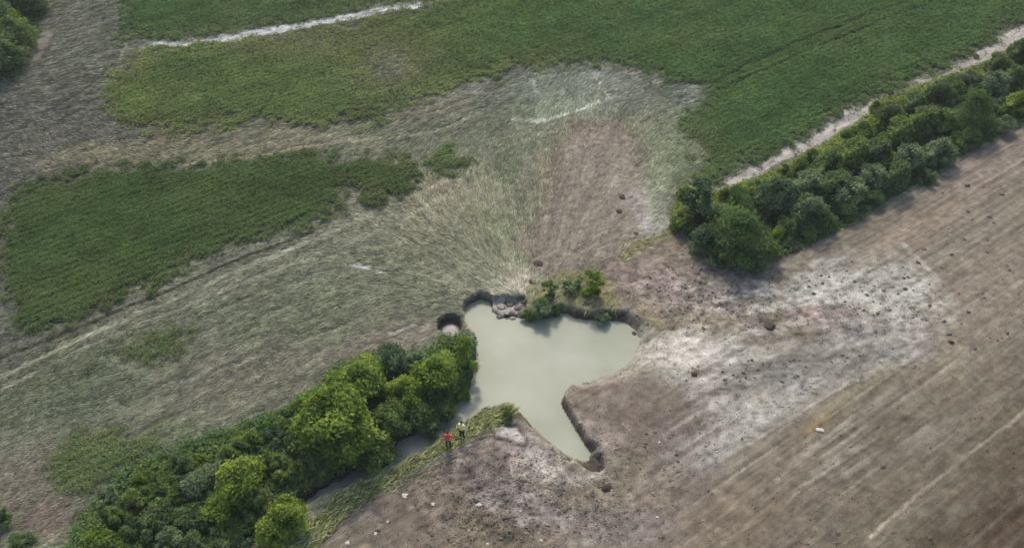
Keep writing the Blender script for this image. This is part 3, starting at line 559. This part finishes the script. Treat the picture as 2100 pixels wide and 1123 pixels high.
# ------------------------------------------------------------------ trees
KIN = {'bright': ((62,84,38),(128,150,64),(168,184,90)), 'yellow': ((72,92,38),(142,162,68),(180,190,94)), 'mid': ((62,82,42),(120,140,74),(156,170,100)),
       'dark': ((58,76,44),(108,128,78),(142,158,106)), 'blue': ((52,72,52),(100,120,84),(134,152,112)), 'silver': ((72,90,62),(130,146,102),(170,182,138)), 'willow': ((60,82,44),(100,126,70),(124,146,88))}
MK = {k: leaf_material(k+' foliage', *v, .4) for k, v in KIN.items()}
M_BARK = plain('bark', (92,80,66), .9, .4, 6)
def crown_mesh(seed, nb, nleaf, leaf, tall=1.0, feather=0, asp=.6):
    """unit crown (radius about 1, standing on z=0): leaves spread over and in many uneven lobes"""
    r = np.random.default_rng(seed); C_, R_, W_ = [], [], []
    for i in range(nb):
        a = r.uniform(0, 2*pi); q = r.random()**.5*.93; h = r.uniform(.2, 1.85)
        env = math.sqrt(max(.06, 1-((h-.85)/1.05)**2)); C_.append((cos(a)*q*env, sin(a)*q*env, h*tall)); R_.append(r.uniform(.12, .37)*(.8+.3*env))
    C_ = np.array(C_); R_ = np.array(R_); W_ = R_**2/np.sum(R_**2)
    k = r.choice(nb, nleaf, p=W_); d = r.normal(0, 1, (nleaf, 3)); d[:, 2] = d[:, 2]*.85+.25; d /= np.linalg.norm(d, axis=1)[:, None]
    rr_ = np.where(r.random(nleaf) < .8, r.normal(.93, .26+feather*.1, nleaf), r.random(nleaf)**.5)
    ctr = C_[k]+d*(R_[k]*rr_)[:, None]*np.array([1, 1, .85])
    nrm = d*.8+r.normal(0, .6, (nleaf, 3)); nrm[:, 2] += .7; nrm /= np.linalg.norm(nrm, axis=1)[:, None]
    t = np.cross(nrm, r.normal(0, 1, (nleaf, 3))); t /= np.linalg.norm(t, axis=1)[:, None]; b = np.cross(nrm, t)
    s = leaf*r.uniform(.6, 1.4, nleaf); T = t*s[:, None]; B = b*(s*asp)[:, None]
    v = np.stack([ctr-T, ctr-B, ctr+T, ctr+B], 1).reshape(-1, 3)
    tone = np.repeat(np.clip(r.normal(.5, .22, nleaf)+r.normal(0, .2, nb)[k], 0, 1), 4)
    me = np_mesh('crown', v, np.arange(nleaf*4).reshape(-1, 4), 4, MK['mid'], tone); return me
def trunk_mesh(seed, stems=1, tall=1.0):
    r = random.Random(seed); bm = bmesh.new()
    def tube(pts, rads, n=7):
        rings = []
        for (p, q) in zip(pts, rads): rings.append([bm.verts.new((p[0]+q*cos(2*pi*i/n), p[1]+q*sin(2*pi*i/n), p[2])) for i in range(n)])
        for a, b in zip(rings, rings[1:]):
            for i in range(n): bm.faces.new((a[i], a[(i+1) % n], b[(i+1) % n], b[i]))
        bm.faces.new(rings[-1]); bm.faces.new(rings[0][::-1])
    for s_ in range(stems):
        a = r.uniform(0, 6.28); l = .28 if stems > 1 else .06
        p = [(cos(a)*l*t*.8, sin(a)*l*t*.8, -.15+1.25*tall*t) for t in (0, .3, .6, 1)]; tube(p, [.075, .06, .045, .02] if stems == 1 else [.04, .035, .025, .012])
        for j in range(5):
            t = r.uniform(.25, .9); b0 = (cos(a)*l*t*.8, sin(a)*l*t*.8, -.15+1.25*tall*t); an = r.uniform(0, 6.28); L_ = r.uniform(.35, .65)
            tube([b0, (b0[0]+cos(an)*L_*.5, b0[1]+sin(an)*L_*.5, b0[2]+.22*L_+.1), (b0[0]+cos(an)*L_, b0[1]+sin(an)*L_, b0[2]+.7*L_)], [.03, .02, .008], 5)
    me = bpy.data.meshes.new('trunk'); bm.to_mesh(me); bm.free(); me.materials.append(M_BARK); return me
CR = {'tree': [crown_mesh(100+i, 44, 6800, .072, asp=.5) for i in range(4)], 'shrub': [crown_mesh(200+i, 34, 4600, .08, .8, asp=.5) for i in range(4)],
      'willow': [crown_mesh(300+i, 30, 7000, .055, 1.0, 1, .35) for i in range(2)], 'large': [crown_mesh(600, 70, 13000, .055, asp=.55)], 'column': [crown_mesh(400+i, 18, 4200, .085, 1.55) for i in range(2)], 'sparse': [crown_mesh(500, 11, 900, .11, 1.0, 1)]}
TK = {'tree': [trunk_mesh(i, 1) for i in range(3)], 'shrub': [trunk_mesh(10+i, 4, .8) for i in range(2)], 'willow': [trunk_mesh(20, 3)], 'large': [trunk_mesh(50, 2)], 'column': [trunk_mesh(30, 1, 1.5)], 'sparse': [trunk_mesh(40, 1)]}
NAME = {'tree': 'tree', 'shrub': 'shrub', 'willow': 'willow_tree', 'large': 'tree', 'column': 'tree', 'sparse': 'sapling'}
def plant(u, v, rpx, tone, form='tree', label=None, group=None, hs=1.0):
    s0 = scale_at(u, v)*1.03; R_ = rpx/s0; tall = {'tree': 1, 'large': 1, 'shrub': .8, 'willow': 1, 'column': 1.55, 'sparse': 1}[form]
    hc = R_*.95*tall*hs; X_, Y_ = ground_at(u, v, hc)
    zz = z1(X_, Y_) if (abs(X_) < 75 and 23 < Y_ < 131) else 0
    zz = max(zz, -.7)
    root = bpy.data.objects.new(NAME[form], None); COL.objects.link(root); root.location = (X_, Y_, zz-.05)
    root.scale = (R_*random.uniform(.85, 1.25), R_*random.uniform(.85, 1.15), R_*hs*random.uniform(.85, 1.1)); root.rotation_euler = (0, 0, random.uniform(0, 6.28)); root.empty_display_size = .5
    a = link('crown', random.choice(CR[form]), root); a.material_slots[0].link = 'OBJECT'; a.material_slots[0].material = MK[tone]
    link('trunk', random.choice(TK[form]), root)
    if form == 'tree' and u > 1380 and tone != 'blue': root.rotation_euler = (0, 0, random.uniform(.3, .8)); root.scale = (R_*random.uniform(1.1, 1.5), R_*random.uniform(.8, 1), R_*random.uniform(.85, 1.15))
    tag(root, label, {'tree': 'tree', 'large': 'tree', 'shrub': 'shrub', 'willow': 'tree', 'column': 'tree', 'sparse': 'sapling'}[form], group); return root
WORD = {'bright': 'bright green', 'yellow': 'yellow green', 'mid': 'mid green', 'dark': 'dark green', 'blue': 'dark bluish green', 'silver': 'grey green', 'willow': 'soft green'}
LEFT = [ # u, v, radius px, tone, form, label or None
 (957,726,28,'bright','column','tall narrow bright green tree at the left rim of the pond'),(893,765,42,'bright','tree','rounded bright green tree second from the pond in the lower hedge'),
 (803,744,40,'blue','tree','dark bluish green tree at the crop edge, top of the lower hedge'),(848,748,26,'blue','shrub','small bluish green shrub right of the dark bluish tree'),
 (735,778,52,'bright','tree','broad bright green tree left of the dark bluish tree'),(688,800,34,'yellow','shrub','yellow green shrub on the crop edge above the biggest tree'),
 (828,806,38,'yellow','tree','yellow green tree in the middle of the group beside the pond'),(702,868,74,'bright','large','biggest tree, bright green rounded crown above the creek'),
 (640,885,42,'bright','shrub','bright green shrub hugging the left flank of the biggest tree'),(762,905,44,'mid','tree','mid green tree right of the biggest tree, over the creek'),
 (800,860,40,'mid','tree','mid green tree between the biggest tree and the pond group'),(860,845,34,'dark','shrub','dark green shrub on the creek side of the pond group'),
 (905,822,26,'dark','shrub','dark green shrub at the creek mouth'),(946,790,20,'mid','shrub','mid green shrub at the foot of the tall narrow tree'),(928,832,12,'yellow','sparse','tiny yellow green sapling at the creek mouth'),(880,855,24,'dark','shrub','low dark green shrub above the white boulder'),
 (490,985,50,'yellow','tree','yellow green round tree standing alone in the lower thicket'),(520,1035,38,'mid','shrub','mid green shrub below the round yellow green tree'),
 (590,1052,42,'yellow','tree','isolated yellow green tree beside the creek at the bottom'),(555,1085,36,'yellow','shrub','yellow green shrub joined to the isolated creekside tree'),
 (598,965,32,'mid','shrub',None),(560,950,28,'mid','shrub',None),(560,890,26,'blue','shrub',None),(600,850,24,'mid','shrub',None),(520,905,24,'mid','shrub',None),(610,905,26,'blue','shrub',None),
 (470,935,26,'mid','shrub',None),(430,975,30,'silver','shrub',None),(400,1000,32,'silver','shrub',None),(380,955,26,'dark','shrub',None),(350,1010,34,'mid','shrub',None),(310,1010,30,'mid','shrub',None),(270,1030,32,'mid','shrub',None),
 (330,1060,36,'dark','shrub',None),(390,1060,34,'dark','shrub',None),(445,1050,34,'bright','shrub',None),(450,1100,34,'dark','shrub',None),(495,1085,30,'dark','shrub',None),(230,1065,34,'mid','shrub',None),(280,1090,36,'dark','shrub',None),
 (205,1105,36,'bright','shrub',None),(345,1108,30,'silver','shrub',None),(400,1120,30,'dark','shrub',None),(250,1140,36,'mid','shrub',None),(180,1150,32,'mid','shrub',None),(335,1150,34,'dark','shrub',None),(440,1150,34,'dark','shrub',None),(220,1015,24,'silver','shrub',None),(640,945,30,'dark','shrub',None),(670,930,30,'dark','shrub',None),
 (40,1108,24,'dark','shrub','dark green shrub in the bottom left corner'),(0,1065,22,'dark','shrub','dark green shrub cut by the left edge near the bottom')]
RIGHT = [
 (1400,450,26,'mid','shrub','mid green shrub at the left tip of the right hedge'),(1444,412,33,'blue','column','dark bluish upright tree at the left end of the right hedge'),(1446,492,36,'blue','shrub','bluish green shrub at the foot of the dark bluish upright tree'),
 (1525,482,58,'willow','willow','broad feathery willow at the lower left end of the right hedge'),(1512,415,34,'willow','willow','smaller feathery willow behind the broad one'),(1405,395,18,'mid','shrub','small green shrub above the left tip of the right hedge'),
 (1600,410,38,'blue','tree','dark bluish tree right of the feathery willows'),(1560,385,26,'mid','shrub',None),(1648,385,32,'silver','tree',None),(1612,468,28,'dark','shrub',None),(1598,482,20,'yellow','shrub','yellow green shrub right of the broad willow, on the field side'),
 (1655,435,34,'silver','tree',None),(1690,455,26,'dark','shrub',None),(1705,385,32,'dark','tree',None),(1745,395,34,'silver','tree',None),(1740,432,24,'dark','shrub',None),(1790,365,32,'silver','tree',None),(1700,335,32,'dark','tree',None),(1745,325,32,'mid','tree',None),(1640,345,22,'mid','shrub',None),
 (1795,310,32,'dark','tree',None),(1835,280,32,'mid','tree',None),(1862,330,30,'silver','tree',None),(1835,365,28,'dark','tree',None),(1795,405,22,'dark','shrub',None),(1868,312,13,'yellow','shrub','small yellow green shrub in the middle of the right hedge'),(1925,312,32,'silver','tree','grey green tree leaning over the field side, right of the yellow shrub'),
 (1885,255,32,'mid','tree',None),(1825,235,26,'dark','tree',None),(1800,222,18,'yellow','shrub','yellow green shrub beside the pale track bend'),(1870,212,26,'dark','tree',None),(1925,195,26,'dark','tree',None),(1930,255,30,'mid','tree',None),(2002,235,44,'willow','willow','feathery soft green willow in the upper right of the hedge'),
 (1985,168,24,'blue','tree',None),(2040,180,28,'silver','tree',None),(2052,215,20,'blue','shrub',None),(2080,160,26,'mid','tree',None),(2085,212,28,'yellow','tree','yellow green tree cut by the right edge'),(2062,255,22,'silver','shrub',None),(2090,112,26,'dark','tree',None),(2040,130,22,'dark','tree',None),
 (1955,185,22,'mid','shrub',None),(1990,285,24,'dark','shrub',None),(1900,360,20,'dark','shrub',None),(1960,290,22,'mid','shrub',None),(1770,270,24,'mid','shrub',None),(1760,300,22,'dark','shrub',None),(1660,480,18,'mid','shrub',None),(1480,440,26,'mid','shrub',None),(1475,525,26,'dark','shrub',None),(1545,530,26,'dark','shrub',None),
 (2130,150,30,'dark','tree',None),(2130,200,30,'mid','tree',None),(2140,100,28,'mid','tree',None),(2180,60,30,'dark','tree',None),(2170,140,30,'dark','tree',None),(1585,510,18,'mid','shrub',None),
 (1720,360,24,'mid','shrub',None),(1820,330,22,'yellow','shrub','muted yellow green shrub left of the small bright one in the right hedge'),(1675,410,24,'mid','shrub',None)]
for (u, v, r, tone, form, lab) in LEFT:
    z_ = 'on the crop side' if v < 1.0*(950-.55*(u-400)) else 'near the creek'
    L_ = lab or f"{WORD[tone]} {NAME[form]} in the lower left thicket, {z_}"
    plant(u, v, r, tone, form, L_, None if lab else f"{WORD[tone]} {NAME[form]}s {z_} in the lower left thicket")
for (u, v, r, tone, form, lab) in RIGHT:
    mid_ = np.interp(u, [1400,1600,1750,1900,2100], [450,430,360,270,170]); z_ = 'on the track side' if v < mid_ else 'on the field side'
    h_ = 'lower' if u < 1770 else 'upper'
    L_ = lab or f"{WORD[tone]} {NAME[form]} in the {h_} half of the right hedge {z_}"
    plant(u, v, r, tone, form, L_, None if lab else f"{WORD[tone]} {NAME[form]}s in the {h_} half of the right hedge {z_}")
def fill(P, n, rlo, rhi, tones, lab, sparse=.3):
    lo = np.min(P, 0); hi = np.minimum(np.max(P, 0), (2150, 1160)); k = 0
    while k < n:
        u = random.uniform(lo[0], hi[0]); v = random.uniform(lo[1], hi[1])
        if inpoly(u, v, P):
            tn = random.choice(tones); plant(u, v-4, random.uniform(rlo, rhi), tn, 'shrub', f"small {WORD[tn]} scrub bush {lab}", f"small {WORD[tn]} scrub bushes {lab}", hs=random.uniform(.7, 1.5)); k += 1
fill([(1480,400),(1600,355),(1700,300),(1790,240),(1900,185),(2100,95),(2110,130),(1960,190),(1850,250),(1740,320),(1600,390),(1500,430)], 34, 9, 17, ['yellow','bright','mid','mid'], 'on the pale track side of the right hedge')
fill([(1600,500),(1740,440),(1880,350),(2000,275),(2100,225),(2100,180),(1980,230),(1860,310),(1720,400),(1600,460)], 34, 10, 18, ['mid','dark','silver','mid'], 'among the taller growth of the right hedge')
fill([(560,862),(640,815),(690,775),(720,800),(640,870),(600,960),(520,960),(400,990),(260,1010),(330,945),(440,900)], 44, 10, 19, ['bright','mid','yellow','mid','dark'], 'on the crop side of the lower left thicket')
fill([(200,1040),(420,990),(560,990),(560,1060),(470,1123),(180,1123)], 34, 11, 20, ['mid','dark','bright','silver'], 'deep in the lower left thicket')
for a in [(28,72,38,'mid','tree','mid green tree cut by the left edge, front of the top left group'),(-15,110,48,'dark','tree','dark green tree at the left edge in the top left group'),(10,40,34,'yellow','shrub','yellow green shrub at the head of the top left group'),(-30,40,50,'dark','tree','dark tree mostly outside the top left corner'),(45,-10,38,'dark','tree','dark tree cut by the top edge, top left'),(15,130,24,'dark','shrub','dark shrub at the lower end of the top left group')]: plant(*a)
for a in [(1127,592,17,'mid','column','green narrow bush on the left of the pond islet'),(1214,582,20,'yellow','column','bright sapling on the right of the pond islet'),(1108,624,23,'silver','shrub','grey green shrub overhanging the pond on the islet'),(1140,622,14,'mid','shrub','mid green shrub on the islet between the narrow bush and the water'),
          (1165,590,18,'silver','sparse','thin pale shrub between the two bushes on the islet'),(1190,578,14,'silver','sparse','thin pale shrub left of the bright sapling'),(1083,632,13,'mid','shrub','mid green shrub at the left end of the islet'),(1236,636,15,'silver','shrub','dull grey green shrub at the right end of the islet'),(1040,845,14,'mid','sparse','sparse green tuft on the spit between creek and channel')]: plant(*a)
# ------------------------------------------------------------------ people
def skin_obj(name, pts, edges, rads, m, parent, sub=2):
    me = bpy.data.meshes.new(name); me.from_pydata(pts, edges, []); o = link(name, me, parent); me.materials.append(m)
    bm = bmesh.new(); bm.from_mesh(me); lay = bm.verts.layers.skin.verify(); bm.verts.ensure_lookup_table()
    for q, r_ in zip(bm.verts, rads): q[lay].radius = (r_, r_) if not isinstance(r_, tuple) else r_; q[lay].use_root = (q.index == 0)
    bm.to_mesh(me); bm.free()
    s = o.modifiers.new('skin', 'SKIN'); s.use_smooth_shade = True; q = o.modifiers.new('sub', 'SUBSURF'); q.levels = q.render_levels = sub
    return o
M_SKIN = plain('skin', (190,146,120), .6, .08); M_BLACK = plain('black trousers', (28,28,30), .8, .2); M_RED = plain('red jacket', (236,62,58), .7, .06); M_HIVIS = plain('yellow vest', (240,244,120), .7, .06)
M_GREY = plain('dark trousers', (56,58,50), .8, .2); M_HAIR = plain('hair', (52,40,28), .8, .3, 40); M_BOOT = plain('boots', (40,34,28), .8, .2); M_SH = plain('pale shirt', (236,234,190), .8, .1)
def person(u, v, rz, top, trou, lab, arms, vest=None):
    X_, Y_ = ground_at(u, v, .05); root = bpy.data.objects.new('person', None); COL.objects.link(root); root.location = (X_, Y_, z1(X_, Y_)); root.rotation_euler = (0, 0, rz); tag(root, lab, 'person', 'persons beside the creek')
    # body: one continuous surface, root at the pelvis; faces -Y
    P = [(0,0,.95),(0,0,1.12),(0,.01,1.32),(0,.01,1.45),(0,0,1.53),(0,-.01,1.60),(0,-.015,1.68),(0,-.01,1.755)]; E = [(i, i+1) for i in range(7)]; R = [(.15,.11),(.14,.10),(.17,.11),(.11,.08),.055,.075,.095,.055]
    for s in (-1, 1):
        k = len(P); P += [(s*.10,0,.88),(s*.115,-.02,.50),(s*.12,.01,.10),(s*.125,-.13,.04)]; E += [(0,k),(k,k+1),(k+1,k+2),(k+2,k+3)]; R += [.095,.062,.042,.038]
        el, wr_ = arms[0 if s < 0 else 1]
        k = len(P); P += [(s*.20,.01,1.43), el, wr_]; E += [(3,k),(k,k+1),(k+1,k+2)]; R += [.058,.043,.03]
        d = np.array(wr_)-np.array(el); d = d/np.linalg.norm(d); side = np.cross(d, (0,0,1.)); side = side/(np.linalg.norm(side)+1e-6)
        palm = tuple(np.array(wr_)+d*.07); kp = len(P); P.append(palm); E.append((k+2, kp)); R.append((.032,.018))
        for j, ln in enumerate((.062,.075,.07,.055)):
            a = np.array(palm)+side*(j-1.5)*.019+d*.02; b_ = a+d*ln*.55; e_ = b_+(d*.7+np.array((0,-.5,-.3)))*ln*.45; kk = len(P); P += [tuple(a), tuple(b_), tuple(e_)]; E += [(kp,kk),(kk,kk+1),(kk+1,kk+2)]; R += [.0095,.0085,.0075]
        a = np.array(wr_)+d*.03-side*.035; b_ = a+d*.035-side*.02; kk = len(P); P += [tuple(a), tuple(b_)]; E += [(k+2,kk),(kk,kk+1)]; R += [.011,.009]
    skin_obj('body', P, E, R, M_SKIN, root)
    # clothes
    T = [(0,0,.98),(0,0,1.13),(0,.01,1.33),(0,.01,1.46)]; TE = [(0,1),(1,2),(2,3)]; TR = [(.175,.135),(.165,.125),(.20,.135),(.13,.1)]
    for s in (-1, 1):
        el, wr_ = arms[0 if s < 0 else 1]; k = len(T); T += [(s*.205,.01,1.435), el, tuple(np.array(el)*.15+np.array(wr_)*.85)]; TE += [(3,k),(k,k+1),(k+1,k+2)]; TR += [.078,.06,.048]
    skin_obj('jacket', T, TE, TR, top, root)
    if vest: skin_obj('safety_vest', [(0,0,.96),(0,0,1.13),(0,.01,1.33),(0,.01,1.47)], [(0,1),(1,2),(2,3)], [(.23,.19),(.22,.18),(.26,.20),(.20,.15)], vest, root)
    Q = [(0,0,.97)]; QE = []; QR = [(.165,.125)]
    for s in (-1, 1): k = len(Q); Q += [(s*.10,0,.86),(s*.115,-.02,.50),(s*.12,.005,.10)]; QE += [(0,k),(k,k+1),(k+1,k+2)]; QR += [.115,.082,.066]
    skin_obj('trousers', Q, QE, QR, trou, root)
    for s in (-1, 1): skin_obj('boot', [(s*.12,.05,.05),(s*.122,-.06,.05),(s*.126,-.17,.04)], [(0,1),(1,2)], [.055,.055,.045], M_BOOT, root)
    hb = bmesh.new(); bmesh.ops.create_icosphere(hb, subdivisions=3, radius=1)
    for q in hb.verts: q.co = (q.co.x*.103, q.co.y*.112+.018, q.co.z*.10+1.712)
    bmesh.ops.delete(hb, geom=[q for q in hb.verts if q.co.z < 1.665 or (q.co.y < -.045 and q.co.z < 1.725)], context='VERTS'); bm_obj('hair', hb, M_HAIR, root)
    fb = bmesh.new(); bmesh.ops.create_cone(fb, segments=6, radius1=.018, radius2=.006, depth=.045); 
    for q in fb.verts: q.co = (q.co.x, q.co.y-.115, q.co.z+1.665)
    bm_obj('nose', fb, M_SKIN, root)
    for s in (-1, 1):
        eb = bmesh.new(); bmesh.ops.create_uvsphere(eb, u_segments=8, v_segments=6, radius=.013)
        for q in eb.verts: q.co = (q.co.x+s*.034, q.co.y-.098, q.co.z+1.69)
        bm_obj('eye', eb, M_BLACK, root)
    return root
person(948, 897, radians(-25), M_SH, M_BLACK, 'person in a pale yellow vest and black trousers, standing right of the one in red', [((-.30,-.02,1.20),(-.30,-.22,1.10)),((.29,.0,1.17),(.31,-.05,.93))], M_HIVIS)
person(920, 917, radians(175), M_RED, M_GREY, 'person in a bright red jacket and dark trousers standing in the grass by the creek', [((-.34,.02,1.22),(-.24,-.2,1.16)),((.34,.02,1.22),(.26,-.18,1.12))])
# thin summer haze: a closed box of even air round the camera and everything in view
bpy_h = bmesh.new(); bmesh.ops.create_cube(bpy_h, size=1)
for q in bpy_h.verts: q.co = (q.co.x*5600, q.co.y*5600, -3.5+(q.co.z+.5)*57.5)
hm = bpy.data.materials.new('haze air'); hm.use_nodes = True; hn = hm.node_tree; hn.nodes.clear()
ho = hn.nodes.new('ShaderNodeOutputMaterial'); hv = hn.nodes.new('ShaderNodeVolumePrincipled'); hv.inputs['Color'].default_value = (.93, .95, .97, 1); hv.inputs['Density'].default_value = .00028; hv.inputs['Anisotropy'].default_value = .2
hn.links.new(hv.outputs[0], ho.inputs['Volume'])
hz = bm_obj('haze', bpy_h, hm, None, False); tag(hz, 'thin pale summer haze over the fields', 'haze', None, 'stuff')
print('objects', len(bpy.data.objects), 'faces', sum(len(m.polygons) for m in bpy.data.meshes))
